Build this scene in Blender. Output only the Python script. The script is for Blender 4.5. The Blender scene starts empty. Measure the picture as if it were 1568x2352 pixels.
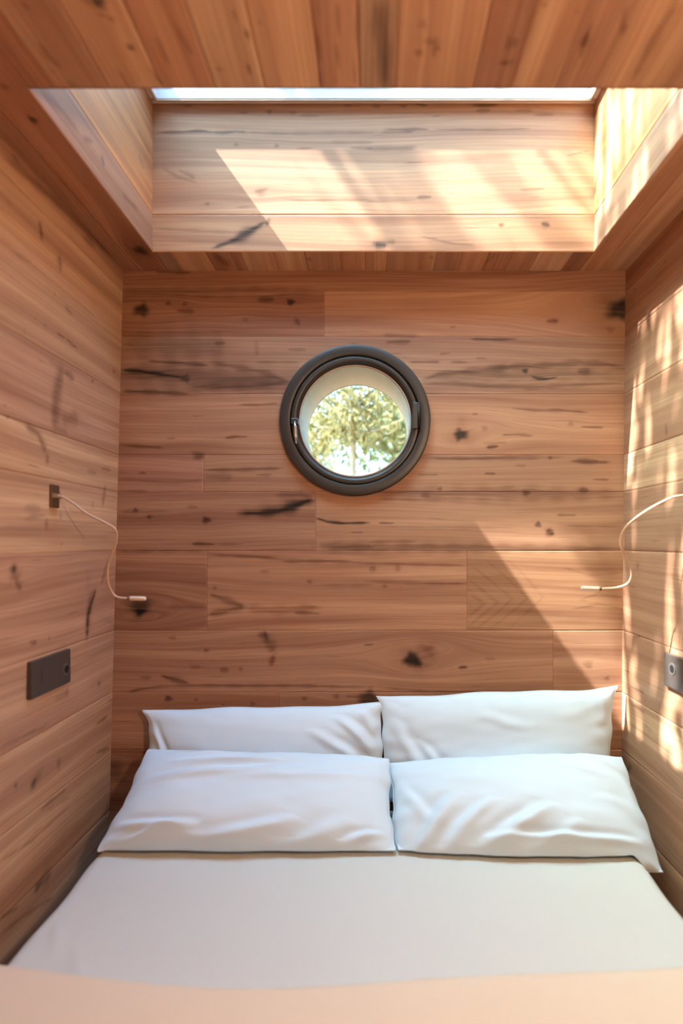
import bpy, bmesh, math, random
import numpy as np
from mathutils import Vector, Matrix

# ------------------------------------------------------------------ frame
# One unit U is the size of one photo pixel on the back wall.  X right, Z up (both from the
# camera axis), Y into the picture; the back wall stands at Y = F units.
F = 1300.0
U = 0.0013877
CZ = 1.30                      # camera height, m
VX, VY = 858.0, 1245.0         # vanishing point of the room's long axis
D = F * U                      # back wall, m
CEIL = 623.0
FRONT = -1150.0                # wall behind the camera
FLOORZ = -CZ / U
SH_R, SH_L, SH_RT, SH_TOP, SH_FR = 0.934 * F, -474.0, 473.0, 952.0, 0.5985 * F
C = bpy.context.scene.collection
rnd = random.Random(7)

def xl(Z): return -575.0 - 25.0 * (628.0 - Z) / 983.0      # the left wall leans a little
def xr(Z): return 578.0 - 8.0 * (628.0 - Z) / 983.0
def W(X, Y, Z): return Vector((X * U, Y * U, CZ + Z * U))
def at(px, py, r): return W((px - VX) * r, F * r, (VY - py) * r)

# ------------------------------------------------------------------ object helpers
def tag(o, label=None, cat=None, group=None, kind=None):
    if label: o['label'] = label
    if cat: o['category'] = cat
    if group: o['group'] = group
    if kind: o['kind'] = kind
    return o

def empty(name, loc, parent=None):
    o = bpy.data.objects.new(name, None); C.objects.link(o)
    o.location = loc; o.empty_display_size = 0.05
    return o

def link(name, me, mat=None, parent=None, smooth=False):
    o = bpy.data.objects.new(name, me); C.objects.link(o)
    if mat: me.materials.append(mat)
    if parent:
        o.parent = parent
        if parent.type == 'EMPTY':                       # mesh parts keep world coordinates
            o.matrix_parent_inverse = Matrix.Translation(-parent.location)
    if smooth:
        me.polygons.foreach_set('use_smooth', [True] * len(me.polygons))
    return o

def obj(name, bm, mat, parent=None, smooth=False):
    me = bpy.data.meshes.new(name); bm.normal_update(); bm.to_mesh(me); bm.free()
    return link(name, me, mat, parent, smooth)

def arr_mesh(name, V, Q):
    me = bpy.data.meshes.new(name)
    V = np.asarray(V, dtype=np.float32); Q = np.asarray(Q, dtype=np.int32)
    me.vertices.add(len(V)); me.vertices.foreach_set('co', V.ravel())
    n = Q.shape[1]
    me.loops.add(Q.size); me.loops.foreach_set('vertex_index', Q.ravel())
    me.polygons.add(len(Q))
    me.polygons.foreach_set('loop_start', np.arange(len(Q), dtype=np.int32) * n)
    me.update(calc_edges=True); me.validate()
    return me

def add_box(bm, lo, hi, bevel=0.0, seg=2):
    lo = Vector(lo); hi = Vector(hi)
    r = bmesh.ops.create_cube(bm, size=1.0)
    vs = r['verts']
    bmesh.ops.scale(bm, vec=(hi - lo), verts=vs)
    bmesh.ops.translate(bm, vec=(lo + hi) / 2, verts=vs)
    if bevel > 0:
        es = list({e for v in vs for e in v.link_edges})
        bmesh.ops.bevel(bm, geom=es, offset=bevel, segments=seg, profile=0.5, affect='EDGES')
    return bm

def catmull(pts, n):
    P = [Vector(p) for p in pts]
    P = [P[0] * 2 - P[1]] + P + [P[-1] * 2 - P[-2]]
    out = []
    for i in range(1, len(P) - 2):
        for k in range(n):
            t = k / n
            a, b, c, d = P[i - 1], P[i], P[i + 1], P[i + 2]
            out.append(0.5 * ((2 * b) + (c - a) * t + (2 * a - 5 * b + 4 * c - d) * t * t + (3 * b - a - 3 * c + d) * t ** 3))
    out.append(P[-2]); return out

def add_tube(bm, pts, rad, seg=10):
    rr = rad if isinstance(rad, (list, tuple)) else [rad] * len(pts)
    rings = []; up = Vector((0.13, 0.37, 0.92)).normalized()
    for i, p in enumerate(pts):
        t = (pts[min(i + 1, len(pts) - 1)] - pts[max(i - 1, 0)])
        t = t.normalized() if t.length > 1e-9 else Vector((0, 0, 1))
        a = t.cross(up)
        if a.length < 1e-3: a = t.cross(Vector((1, 0, 0)))
        a.normalize(); b = t.cross(a); up = a.cross(t) if False else up
        rings.append([bm.verts.new(p + (a * math.cos(k * 2 * math.pi / seg) + b * math.sin(k * 2 * math.pi / seg)) * rr[i]) for k in range(seg)])
    for i in range(len(rings) - 1):
        for k in range(seg):
            bm.faces.new((rings[i][k], rings[i][(k + 1) % seg], rings[i + 1][(k + 1) % seg], rings[i + 1][k]))
    bm.faces.new(rings[0][::-1]); bm.faces.new(rings[-1])
    return bm

def add_lathe_y(bm, prof, cx, cz, seg=128, closed=True):
    """profile of (radius, y) turned about the axis through (cx, cz) along Y"""
    rings = []
    for (r, y) in prof:
        rings.append([bm.verts.new((cx + r * math.cos(k * 2 * math.pi / seg), y, cz + r * math.sin(k * 2 * math.pi / seg))) for k in range(seg)])
    n = len(rings)
    for i in range(n if closed else n - 1):
        for k in range(seg):
            bm.faces.new((rings[i][k], rings[i][(k + 1) % seg], rings[(i + 1) % n][(k + 1) % seg], rings[(i + 1) % n][k]))
    return bm

# ------------------------------------------------------------------ materials
def mat_new(name):
    m = bpy.data.materials.new(name); m.use_nodes = True
    nt = m.node_tree; nt.nodes.clear()
    out = nt.nodes.new('ShaderNodeOutputMaterial')
    return m, nt, out

def N(nt, typ, **kw):
    n = nt.nodes.new(typ)
    for k, v in kw.items(): setattr(n, k, v)
    return n

def vmul(nt, src, vec):
    n = N(nt, 'ShaderNodeVectorMath', operation='MULTIPLY'); nt.links.new(src, n.inputs[0]); n.inputs[1].default_value = vec
    return n.outputs[0]

def noise(nt, src, scale=1.0, detail=2.0, rough=0.5, dist=0.0):
    n = N(nt, 'ShaderNodeTexNoise'); nt.links.new(src, n.inputs['Vector'])
    n.inputs['Scale'].default_value = scale; n.inputs['Detail'].default_value = detail
    n.inputs['Roughness'].default_value = rough; n.inputs['Distortion'].default_value = dist
    return n.outputs['Fac']

def mrange(nt, src, a, b, c, d, smooth=True):
    n = N(nt, 'ShaderNodeMapRange'); n.interpolation_type = 'SMOOTHSTEP' if smooth else 'LINEAR'
    nt.links.new(src, n.inputs['Value'])
    for k, v in zip(('From Min', 'From Max', 'To Min', 'To Max'), (a, b, c, d)): n.inputs[k].default_value = v
    return n.outputs['Result']

def mixc(nt, fac, a, b, mode='MIX'):
    n = N(nt, 'ShaderNodeMix', data_type='RGBA', blend_type=mode)
    for i, s in ((0, fac), (6, a), (7, b)):
        if isinstance(s, (int, float)): n.inputs[i].default_value = s
        elif isinstance(s, tuple): n.inputs[i].default_value = (*s, 1.0)
        else: nt.links.new(s, n.inputs[i])
    return n.outputs[2]

WOOD_A = (0.530, 0.332, 0.212)
WOOD_B = (0.350, 0.195, 0.122)
def wood_material(name):
    m, nt, out = mat_new(name)
    gp = N(nt, 'ShaderNodeAttribute', attribute_name='grain').outputs['Vector']
    tint = N(nt, 'ShaderNodeAttribute', attribute_name='tint').outputs['Color']
    band = noise(nt, vmul(nt, gp, (0.9, 22.0, 1.0)), 1.0, 2.0, 0.55, 0.5)
    fine = noise(nt, vmul(nt, gp, (5.0, 190.0, 1.0)), 1.0, 2.0, 0.6)
    cloud = noise(nt, vmul(nt, gp, (1.6, 6.0, 1.0)), 1.0, 2.0, 0.5)
    vein = noise(nt, vmul(nt, gp, (7.0, 95.0, 1.0)), 1.0, 1.5, 0.5, 0.3)
    ring = N(nt, 'ShaderNodeTexWave', wave_type='BANDS', bands_direction='Y', wave_profile='SAW')
    nt.links.new(vmul(nt, gp, (0.35, 1.0, 0.0)), ring.inputs['Vector'])
    ring.inputs['Scale'].default_value = 26.0; ring.inputs['Distortion'].default_value = 3.0
    ring.inputs['Detail'].default_value = 2.0; ring.inputs['Detail Scale'].default_value = 0.6
    c = mixc(nt, mrange(nt, band, 0.30, 0.72, 0.0, 1.0), WOOD_A, WOOD_B)
    c = mixc(nt, mrange(nt, cloud, 0.35, 0.7, 0.0, 0.45), c, (0.43, 0.235, 0.142))
    c = mixc(nt, mrange(nt, ring.outputs['Fac'], 0.55, 1.0, 0.0, 0.30), c, (0.33, 0.175, 0.09))
    c = mixc(nt, mrange(nt, fine, 0.45, 0.75, 0.0, 0.35), c, (0.33, 0.165, 0.085))
    c = mixc(nt, mrange(nt, vein, 0.69, 0.80, 0.0, 0.6), c, (0.20, 0.075, 0.035))
    streak = noise(nt, vmul(nt, gp, (0.45, 17.0, 1.0)), 1.0, 3.5, 0.62, 0.45)
    c = mixc(nt, mrange(nt, streak, 0.48, 0.70, 0.0, 0.55), c, (0.24, 0.108, 0.066))
    c = mixc(nt, mrange(nt, streak, 0.46, 0.30, 0.0, 0.40), c, (0.66, 0.44, 0.27))
    brk = noise(nt, vmul(nt, gp, (2.2, 120.0, 1.0)), 1.0, 2.0, 0.6)
    gm = N(nt, 'ShaderNodeGamma'); nt.links.new(tint, gm.inputs[0]); nt.links.new(mrange(nt, brk, 0.30, 0.70, 0.65, 1.5, False), gm.inputs[1])
    c = mixc(nt, 1.0, c, gm.outputs[0], 'MULTIPLY')
    b = N(nt, 'ShaderNodeBsdfPrincipled')
    nt.links.new(c, b.inputs['Base Color'])
    b.inputs['Roughness'].default_value = 0.50
    b.inputs['Specular IOR Level'].default_value = 0.30
    nt.links.new(b.outputs[0], out.inputs[0])
    return m

def plain(name, col, rough=0.5, metal=0.0, spec=0.5, var=0.0, scale=40.0, bump=0.0, sheen=0.0):
    m, nt, out = mat_new(name)
    b = N(nt, 'ShaderNodeBsdfPrincipled')
    co = N(nt, 'ShaderNodeTexCoord').outputs['Object']
    f = noise(nt, co, scale, 3.0, 0.55)
    dark = tuple(x * (1 - var) for x in col)
    nt.links.new(mixc(nt, f, dark, col), b.inputs['Base Color'])
    b.inputs['Roughness'].default_value = rough; b.inputs['Metallic'].default_value = metal
    b.inputs['Specular IOR Level'].default_value = spec
    if sheen: b.inputs['Sheen Weight'].default_value = sheen
    if bump:
        bp = N(nt, 'ShaderNodeBump'); bp.inputs['Strength'].default_value = bump; bp.inputs['Distance'].default_value = 0.002
        nt.links.new(f, bp.inputs['Height']); nt.links.new(bp.outputs[0], b.inputs['Normal'])
    nt.links.new(b.outputs[0], out.inputs[0])
    return m

def glass_material(name, tint=(0.97, 0.98, 0.98)):
    m, nt, out = mat_new(name)
    fr = N(nt, 'ShaderNodeFresnel'); fr.inputs['IOR'].default_value = 1.45
    tr = N(nt, 'ShaderNodeBsdfTransparent'); tr.inputs['Color'].default_value = (*tint, 1)
    gl = N(nt, 'ShaderNodeBsdfGlossy'); gl.inputs['Roughness'].default_value = 0.02
    mx = N(nt, 'ShaderNodeMixShader')
    nt.links.new(fr.outputs[0], mx.inputs[0]); nt.links.new(tr.outputs[0], mx.inputs[1]); nt.links.new(gl.outputs[0], mx.inputs[2])
    nt.links.new(mx.outputs[0], out.inputs[0])
    return m

def leaf_material(name, col, col2, trans=0.4):
    m, nt, out = mat_new(name)
    at_ = N(nt, 'ShaderNodeAttribute', attribute_name='leaf').outputs['Fac']
    c = mixc(nt, at_, col, col2)
    d = N(nt, 'ShaderNodeBsdfDiffuse'); t = N(nt, 'ShaderNodeBsdfTranslucent')
    nt.links.new(c, d.inputs[0]); nt.links.new(c, t.inputs[0])
    mx = N(nt, 'ShaderNodeMixShader'); mx.inputs[0].default_value = trans
    nt.links.new(d.outputs[0], mx.inputs[1]); nt.links.new(t.outputs[0], mx.inputs[2])
    nt.links.new(mx.outputs[0], out.inputs[0])
    return m

def fabric_material(name, col, scale=900.0):
    m, nt, out = mat_new(name)
    b = N(nt, 'ShaderNodeBsdfPrincipled')
    co = N(nt, 'ShaderNodeTexCoord').outputs['Object']
    f = noise(nt, co, scale, 2.0, 0.5); g = noise(nt, co, 6.0, 3.0, 0.5)
    c = mixc(nt, g, tuple(x * 0.97 for x in col), col)
    nt.links.new(c, b.inputs['Base Color'])
    b.inputs['Roughness'].default_value = 0.85; b.inputs['Specular IOR Level'].default_value = 0.2
    b.inputs['Sheen Weight'].default_value = 0.15
    bp = N(nt, 'ShaderNodeBump'); bp.inputs['Strength'].default_value = 0.10; bp.inputs['Distance'].default_value = 0.0006
    nt.links.new(f, bp.inputs['Height']); nt.links.new(bp.outputs[0], b.inputs['Normal'])
    nt.links.new(b.outputs[0], out.inputs[0])
    return m

WOOD = wood_material('hardwood_boards')
DARK = plain('dark_bronze_metal', (0.032, 0.026, 0.020), 0.42, 0.0, 0.5, 0.35, 90, 0.05)
BLACK = plain('black_rubber', (0.012, 0.011, 0.010), 0.6, 0, 0.3, 0.2)
BRONZE = plain('aged_bronze', (0.19, 0.115, 0.065), 0.40, 0.6, 0.5, 0.3, 120)
BRIGHT = plain('brushed_nickel', (0.55, 0.53, 0.50), 0.32, 1.0, 0.5, 0.15, 150)
COPPER = plain('champagne_cord', (0.56, 0.38, 0.25), 0.42, 0.2, 0.5, 0.12, 300)
WHITE = plain('white_painted_metal', (0.82, 0.82, 0.81), 0.35, 0, 0.5, 0.04, 30)
PLATE = plain('plate_dark_bronze', (0.062, 0.050, 0.044), 0.38, 0.0, 0.5, 0.15, 60)
SLEEVE = plain('sleeve_pale_timber', (0.58, 0.43, 0.37), 0.5, 0, 0.3, 0.25, 14)
LINEN = fabric_material('pale_blue_white_cotton', (0.62, 0.755, 0.83))
DUVET = fabric_material('white_cotton_cover', (0.61, 0.625, 0.575))
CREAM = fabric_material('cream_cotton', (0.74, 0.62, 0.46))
SHEET = fabric_material('white_sheet', (0.80, 0.80, 0.79))
GLASS = glass_material('clear_glass')
GROUND = plain('dry_grass_ground', (0.46, 0.36, 0.22), 0.9, 0, 0.1, 0.45, 3.0)
BARK = plain('pale_gum_bark', (0.62, 0.52, 0.42), 0.8, 0, 0.2, 0.45, 9.0, 0.3)
BARK_DARK = plain('brown_bark', (0.30, 0.22, 0.16), 0.85, 0, 0.2, 0.5, 12.0, 0.3)
LEAF = leaf_material('olive_leaves', (0.12, 0.12, 0.035), (0.62, 0.54, 0.30))
LEAF2 = leaf_material('green_leaves', (0.07, 0.11, 0.04), (0.38, 0.40, 0.20))
LEAF3 = leaf_material('gum_leaves', (0.10, 0.15, 0.06), (0.22, 0.26, 0.12), 0.25)

# ------------------------------------------------------------------ timber panels
INK = {'d': (0.22, 0.14, 0.10), 'b': (0.055, 0.060, 0.055), 'r': (0.40, 0.21, 0.16),
       'g': (0.32, 0.30, 0.27), 'l': (1.35, 1.40, 1.45), 'p': (0.46, 0.34, 0.33), 'w': (1.15, 1.15, 1.2)}
CROP = {'A': (240, 560, .3954), 'B': (840, 560, .3954), 'C': (240, 1020, .3954), 'D': (840, 1020, .3954),
        'E': (0, 300, .2977), 'F': (0, 1400, .3615), 'G': (1380, 1400, .34), 'H': (1380, 200, .238),
        'I': (0, 0, .3316), 'J': (500, 0, .3571), 'K': (1040, 0, .3367), 'L': (340, 190, .3316),
        'M': (840, 190, .3571), 'N': (0, 900, .3146), 'S': (1300, 190, .1828), 'R': (1200, 600, .2763), 'Q': (1200, 1100, .2763)}

def marks(text):
    """one mark per line: crop ink strength width x,y x,y ... (traced grain marks, knots and checks)"""
    out = []
    for ln in text.strip().splitlines():
        p = ln.split()
        if len(p) < 5: continue
        ox, oy, s = CROP[p[0]]
        w = [float(x) * s for x in p[3].split('/')]
        pts = [tuple(float(c) for c in q.split(',')) for q in p[4:]]
        out.append((p[1], float(p[2]), w, [(ox + x * s, oy + y * s) for x, y in pts]))
    return out

def grid_lines(a0, a1, cell, g):
    n = max(2, int(math.ceil((a1 - a0 - 2 * g) / cell)))
    return np.concatenate([[a0], np.linspace(a0 + g, a1 - g, n + 1), [a1]])

def panel(name, rects, P, cell, strokes=(), inv=None, hole=None, parent=None, slabs=(), groove=.8, deep=.8, mat=None):
    """timber cladding: each board is a grid island whose edge rows drop into a V joint.
    rects: (a0, a1, b0, b1, (r,g,b) tint); a runs along the grain. P(a, b, out) -> x, y, z arrays in metres."""
    Vs, Qs, T, Gp = [], [], [], []
    base = 0
    rs = np.random.RandomState(sum(ord(ch) for ch in name) * 7 + len(rects))
    for (a0, a1, b0, b1, tint) in rects:
        A = grid_lines(a0, a1, cell, groove); B = grid_lines(b0, b1, cell, groove)
        aa, bb = np.meshgrid(A, B, indexing='ij')
        out = np.zeros_like(aa)
        out[0, :] = out[-1, :] = -deep; out[:, 0] = out[:, -1] = -deep
        x, y, z = P(aa, bb, out)
        nA, nB = aa.shape
        idx = np.arange(nA * nB).reshape(nA, nB) + base
        q = np.stack([idx[:-1, :-1], idx[1:, :-1], idx[1:, 1:], idx[:-1, 1:]], -1).reshape(-1, 4)
        if hole:
            ca = ((aa[:-1, :-1] + aa[1:, 1:]) / 2 - hole[0]).ravel(); cb = ((bb[:-1, :-1] + bb[1:, 1:]) / 2 - hole[1]).ravel()
            q = q[(ca * ca + cb * cb) > hole[2] ** 2]
        seed = rs.uniform(0, 50); u = aa * U + rs.uniform(0, 30); v = bb * U
        wob = np.zeros_like(v)
        for k in range(5):
            f = rs.uniform(1.2, 7.0); g = rs.uniform(2, 14)
            wob += rs.uniform(0.002, 0.008) / (0.5 + 0.25 * f) * np.sin(f * u + g * v + rs.uniform(0, 6.28))
        Vs.append(np.stack([x.ravel(), y.ravel(), z.ravel()], -1)); Qs.append(q)
        t = np.ones((aa.size, 3)) * np.array(tint)
        T.append(t); Gp.append(np.stack([u.ravel(), (v + wob).ravel(), np.full(aa.size, seed)], -1))
        AB = np.stack([aa.ravel(), bb.ravel()], -1)
        # marks
        for (ink, st, ws, pts) in strokes:
            ab = [inv(*p) for p in pts]
            ks = ab[0][2]
            pa = np.array([[p[0], p[1]] for p in ab])
            ww = [w * ab[min(i, len(ab) - 1)][2] for i, w in enumerate(ws)]
            if len(ww) < len(pa): ww = list(np.interp(np.linspace(0, 1, len(pa)), np.linspace(0, 1, len(ws)), [w * ks for w in ws])) if len(ws) > 1 else [ww[0]] * len(pa)
            wm = max(ww) * (15 if len(pa) == 1 and ww[0] > 3.5 else 2.6) + 2
            lo = pa.min(0) - wm; hi = pa.max(0) + wm
            if hi[0] < a0 or lo[0] > a1 or hi[1] < b0 or lo[1] > b1: continue
            sel = np.where((AB[:, 0] > lo[0]) & (AB[:, 0] < hi[0]) & (AB[:, 1] > lo[1]) & (AB[:, 1] < hi[1]))[0]
            if not len(sel): continue
            pp = AB[sel]; best = np.zeros(len(sel))
            if len(pa) == 1:
                d = np.hypot((pp[:, 0] - pa[0, 0]) / 1.25, pp[:, 1] - pa[0, 1]) / max(ww[0], 0.6)
                ang = np.arctan2(pp[:, 1] - pa[0, 1], pp[:, 0] - pa[0, 0])
                d = d * (1 + 0.14 * np.sin(3 * ang + pa[0, 0]) + 0.08 * np.sin(5 * ang + pa[0, 1]))
                best = np.exp(-(d * 0.95) ** 2) if ink in 'gpr' else np.clip(1.45 - d, 0, 1)
                # grain swells round a knot
                if ww[0] > 3.5:
                    R = ww[0] * 2.2
                    dd = np.exp(-((pp[:, 0] - pa[0, 0]) / (R * 3)) ** 2 - ((pp[:, 1] - pa[0, 1]) / R) ** 2)
                    Gp[-1][sel, 1] -= (pp[:, 1] - pa[0, 1]) * U * dd * 0.75
            else:
                tot = len(pa) - 1
                for i in range(tot):
                    e = pa[i + 1] - pa[i]; L2 = max(float(e @ e), 1e-6)
                    s = np.clip(((pp - pa[i]) @ e) / L2, 0, 1)
                    d = np.hypot(*((pp - pa[i] - s[:, None] * e).T))
                    gs = (i + s) / tot
                    w = (ww[i] * (1 - s) + ww[i + 1] * s) * (0.45 + 0.55 * np.sin(np.pi * np.clip(gs, 0.04, 0.96)) ** 0.5)
                    w = w * (1 + 0.25 * np.sin(pp[:, 0] * 0.11 + pa[0, 1]) )
                    tail = np.clip(np.minimum(gs, 1 - gs) * 8 + 0.35, 0, 1)
                    dw = d / np.maximum(w, 0.55)
                    best = np.maximum(best, np.exp(-(dw * (1.0 if ink in 'gpr' else .85 if len(ws) == 1 else .92)) ** 2) * tail)
            best = (best if ink in 'gpr' or len(pa) > 1 else best * best * (3 - 2 * best)) * st
            col = np.array(INK[ink])
            T[-1][sel] *= (1 - best[:, None]) + best[:, None] * col
        base += aa.size
    V = np.concatenate(Vs); Q = np.concatenate(Qs); T = np.concatenate(T); Gp = np.concatenate(Gp)
    for (lo, hi) in slabs:                          # the solid build-up behind the cladding
        lo = np.array(lo); hi = np.array(hi)
        c = np.array([[(lo, hi)[(i >> 0) & 1][0], (lo, hi)[(i >> 1) & 1][1], (lo, hi)[(i >> 2) & 1][2]] for i in range(8)])
        q = np.array([[0, 2, 3, 1], [4, 5, 7, 6], [0, 1, 5, 4], [2, 6, 7, 3], [0, 4, 6, 2], [1, 3, 7, 5]]) + len(V)
        V = np.concatenate([V, c]); Q = np.concatenate([Q, q])
        T = np.concatenate([T, np.ones((8, 3)) * 0.7]); Gp = np.concatenate([Gp, c])
    me = arr_mesh(name, V, Q)
    a = me.attributes.new('tint', 'FLOAT_COLOR', 'POINT')
    a.data.foreach_set('color', np.concatenate([np.clip(T, 0.0, 2.0), np.ones((len(T), 1))], 1).astype(np.float32).ravel())
    a = me.attributes.new('grain', 'FLOAT_VECTOR', 'POINT')
    a.data.foreach_set('vector', Gp.astype(np.float32).ravel())
    return link(name, me, mat or WOOD, parent)

# board tints (the boards differ in colour from one another)
t_red = (0.80, 0.66, 0.60); t_mid = (0.95, 0.90, 0.86); t_lite = (1.12, 1.14, 1.10); t_gry = (0.78, 0.80, 0.80)
t_org = (1.10, 1.02, 0.92); t_wrm = (1.0, 0.90, 0.82); t_pnk = (0.98, 0.88, 0.88); t_drk = (0.72, 0.62, 0.58)

# ---- back wall
def Zp(py): return VY - py
def Xp(px): return px - VX
XL0, XR0 = -625.0, 600.0
def row(y0, y1, *cells):
    """cells: tint, joint px, tint, joint px, ..."""
    out = []; a = XL0
    ts = cells[0::2]; js = [Xp(j) for j in cells[1::2]] + [XR0]
    for t, j in zip(ts, js):
        out.append((a, j, Zp(y1), Zp(y0), t)); a = j
    return out
ROWS_Y = [607, 668, 773, 905, 1045, 1130, 1265, 1448, 1590, 1722, 1862, 2000, 2185]
back = []
back += row(607, 668, t_red)
back += row(668, 773, t_red, 744, t_wrm)
back += row(773, 905, (0.92, 0.88, 0.84))
back += row(905, 1045, (0.98, 0.88, 0.80))
back += row(1045, 1130, t_pnk, 467, (0.95, 0.91, 0.86))
back += row(1130, 1265, (0.86, 0.78, 0.74), 724, (1.0, 0.96, 0.90))
back += row(1265, 1448, (0.84, 0.72, 0.66), 475, t_wrm, 1072, (0.92, 0.84, 0.72))
back += row(1448, 1590, (0.98, 0.90, 0.84), 1270, (0.98, 0.92, 0.86))
back += row(1590, 1722, t_wrm, 640, t_mid)
back += row(1722, 1862, t_red, 900, t_mid)
back += row(1862, 2000, t_mid, 500, t_wrm)
back += row(2000, 2185, t_red)
BACK_MARKS = marks("""
A d .6 10 300,160 500,165
A d .35 22 90,270 600,280 1270,280
A b .85 36 215,385
A d .5 12 370,345
A d .5 12 465,350
A d .6 12 420,388 520,395
A d .7 13 890,325 985,322
A b .8 18 1080,338
A d .6 14 1110,435 1130,470
A d .3 14 820,440
A g .5 70 100,580 400,585 720,590
A g .60 62 90,740 500,770 1040,800
A b .92 9 100,733 200,738 320,758 460,778
A b .6 22 470,782
A d .7 9 250,680 400,690 600,705
A d .7 11 100,855 300,862 500,875
A d .6 14 520,830 850,830 1060,805
A d .45 14 620,690 900,740 1060,800
A d .5 10 640,580 700,575
A d .5 6 870,690 1000,690 1140,690
A d .4 8 1060,615 1170,615
A d .25 10 880,560 885,650
A r .6 7 780,935 900,935 1010,925
A d .7 6 700,1128 760,1120 830,1120
A d .4 8 360,1130 410,1130
A d .55 8 90,1165 200,1175 340,1185
A d .4 14 530,1230 580,1240
B b .92 58 1478,385
B g .5 100 1440,370
B d .75 14 1050,450 1115,450
B d .3 20 1420,500
B d .6 8 610,555 760,555 880,550
B d .4 7 490,487 525,480
B d .35 12 100,530 300,535
B d .5 10 120,572 260,568
B d .6 7 250,688 430,685
B d .5 5 490,685 590,687
B d .35 6 640,665 700,665
B d .4 6 430,640 490,635
B d .6 16 330,790 420,760 560,745 740,730 860,715 1040,705 1240,690 1400,700 1500,720
B g .45 42 340,785 700,775 1100,760 1490,770
B g .5 30 780,730
B b .85 14 925,738
B b .8 7 960,770 1000,782 1050,785 1110,775
B d .55 22 1230,740 1300,740
B d .55 10 340,810 500,808 700,825 1000,830 1480,810
B d .7 7 850,955 980,968 1130,968 1290,980
B d .7 5 1250,1062 1310,1066 1380,1068
B d .6 5 615,988 650,988
B r .5 62 555,1105
B b .95 32 550,1108
B d .35 15 1190,1045
B d .35 16 690,1070
B d .65 6 790,1110 880,1108 970,1115
B r .45 8 680,1158 820,1155
B d .7 8 705,1182 770,1175
B d .4 8 370,1245 700,1250 1000,1248
B d .6 10 1070,1243
B d .4 10 1220,1258 1350,1262
D d .6 8 700,18 765,12
D d .4 8 460,78 800,80 1150,75
D d .55 11 1190,98 1300,105 1410,105
D d .45 5 300,178 420,178
D d .6 7 690,170 750,172
D d .3 10 870,125 930,130
D d .6 6 1320,205 1410,207
D p .65 36 30,285 500,285 1000,288 1520,290
D d .6 12 430,262
D d .5 12 320,298 370,300
D d .7 17 930,285
D d .6 13 1240,268 1290,268
D d .3 8 80,320 500,322
D b .7 4 75,458 165,460
D d .6 7 1110,412 1220,412
D d .3 6 100,480 480,482 850,485
D b .8 16 1000,468
D d .85 17 1050,500 1090,525
D d .5 5 1160,475 1480,478
D d .55 20 -300,600 200,600 700,605 1500,605
D r .4 8 0,570 300,565
D r .5 9 0,690 300,700 580,705
D d .5 13 20,725 60,725
D d .5 13 170,722 200,722
D d .4 8 0,795 300,805 580,812
D d .4 12 110,825
D d .22 6 600,870 640,895 685,928 640,965 600,1000
D d .22 6 600,790 680,850 765,920 680,990 600,1055
D l .22 6 600,830 665,875 725,924 665,975 600,1028
D d .20 6 605,700 720,790 850,900 750,990 640,1072
D d .18 6 680,660 800,760 940,895 830,990 720,1074
D d .15 6 790,650 900,740 1030,890 930,980 830,1074
D d .25 6 1150,720 1300,760 1480,750
D d .3 7 1250,900 1350,870 1480,890
D d .3 7 1200,960 1350,930 1480,950
D r .45 70 290,1240
D b .95 38 268,1250
D b .5 20 300,1275
D r .6 36 370,1195
D d .8 12 540,1297 585,1296
D d .3 8 690,1245 750,1248
D d .4 22 1290,1280
D d .5 13 1400,1362
D b .75 46 15,1480
D d .4 7 100,1420 400,1440 1000,1445 1480,1450
C d .4 26 540,66
C d .5 6 200,168 240,168
C r .35 9 80,200 400,225 570,210
C d .6 10 575,150 780,150 1040,140
C g .4 25 580,185 740,190
C d .5 7 880,180 970,180
C d .5 6 80,272 250,275
C d .7 13 180,385
C b .7 15 258,412 260,432
C d .85 20 590,442
C d .4 9 480,365 540,365
C d .3 10 90,395 380,390
C g .55 34 780,400 950,385 1130,345 1210,330
C b .97 10/17/26/24/14 780,402 900,402 1010,390 1090,366 1150,340 1205,322
C d .4 18 1000,300 1140,290 1210,330
C b .95 7 1230,430 1290,450 1380,460 1540,457
C d .5 5 1430,513 1500,515
C d .45 22 1240,590 1560,600
C d .8 9 510,580 640,583
C d .4 5 640,583 800,582
C d .55 6 80,625 300,622 600,622
C d .6 9 600,640 850,652 1060,675 1300,680 1560,692
C l .5 10 620,625 1100,640 1540,660
C d .4 11 905,740 950,740
C d .4 14 1190,800
C d .4 10 640,835
C d .6 18 610,870 700,905 810,945
C d .65 16 600,990 700,970 815,945
C r .5 26 820,950 1000,970 1250,950
C d .5 10 1100,980 1250,985
C d .3 6 1270,825 1560,820
C b .75 46 205,948
C g .5 70 205,945
C b .92 20 207,975
C d .35 10 300,945 590,950
C g .5 20 45,730
C d .55 28 900,1090 940,1140 985,1205
C b .6 9 925,1085 945,1140
C r .8 16 982,1230 965,1285
C d .5 7 370,1125 415,1128
C d .4 12 590,1198
C d .3 12 500,1290 560,1295
C d .5 11 670,1312 720,1312
C d .4 11 790,1305
C d .75 12 330,1345 390,1365 490,1388
C d .4 8 205,1358 270,1358
C b .6 4 1505,1165 1560,1165
C d .6 8 130,1445 200,1425 320,1408 600,1402 1200,1405 1560,1415
C b .75 17 370,1478
C d .5 9 530,1485
C d .6 6 690,1515
C d .5 12 860,1508
C d .5 12 1160,1478
C r .6 14 1345,1465
C d .4 9 1400,1465 1500,1470
C b .4 60 40,1900
""")
PORT_X, PORT_Z, PORT_R = 815.5 - VX, VY - 967.0, 127.5
def P_back(a, b, o): return a * U, (F - o) * U, CZ + b * U
hx, hz = PORT_X * U, CZ + PORT_Z * U; hr = 150 * U
wt = 0.218
back = [(a, b, c, d, tuple(x * k for x, k in zip(t, (.84, .84, .85)))) for a, b, c, d, t in back]
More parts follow.
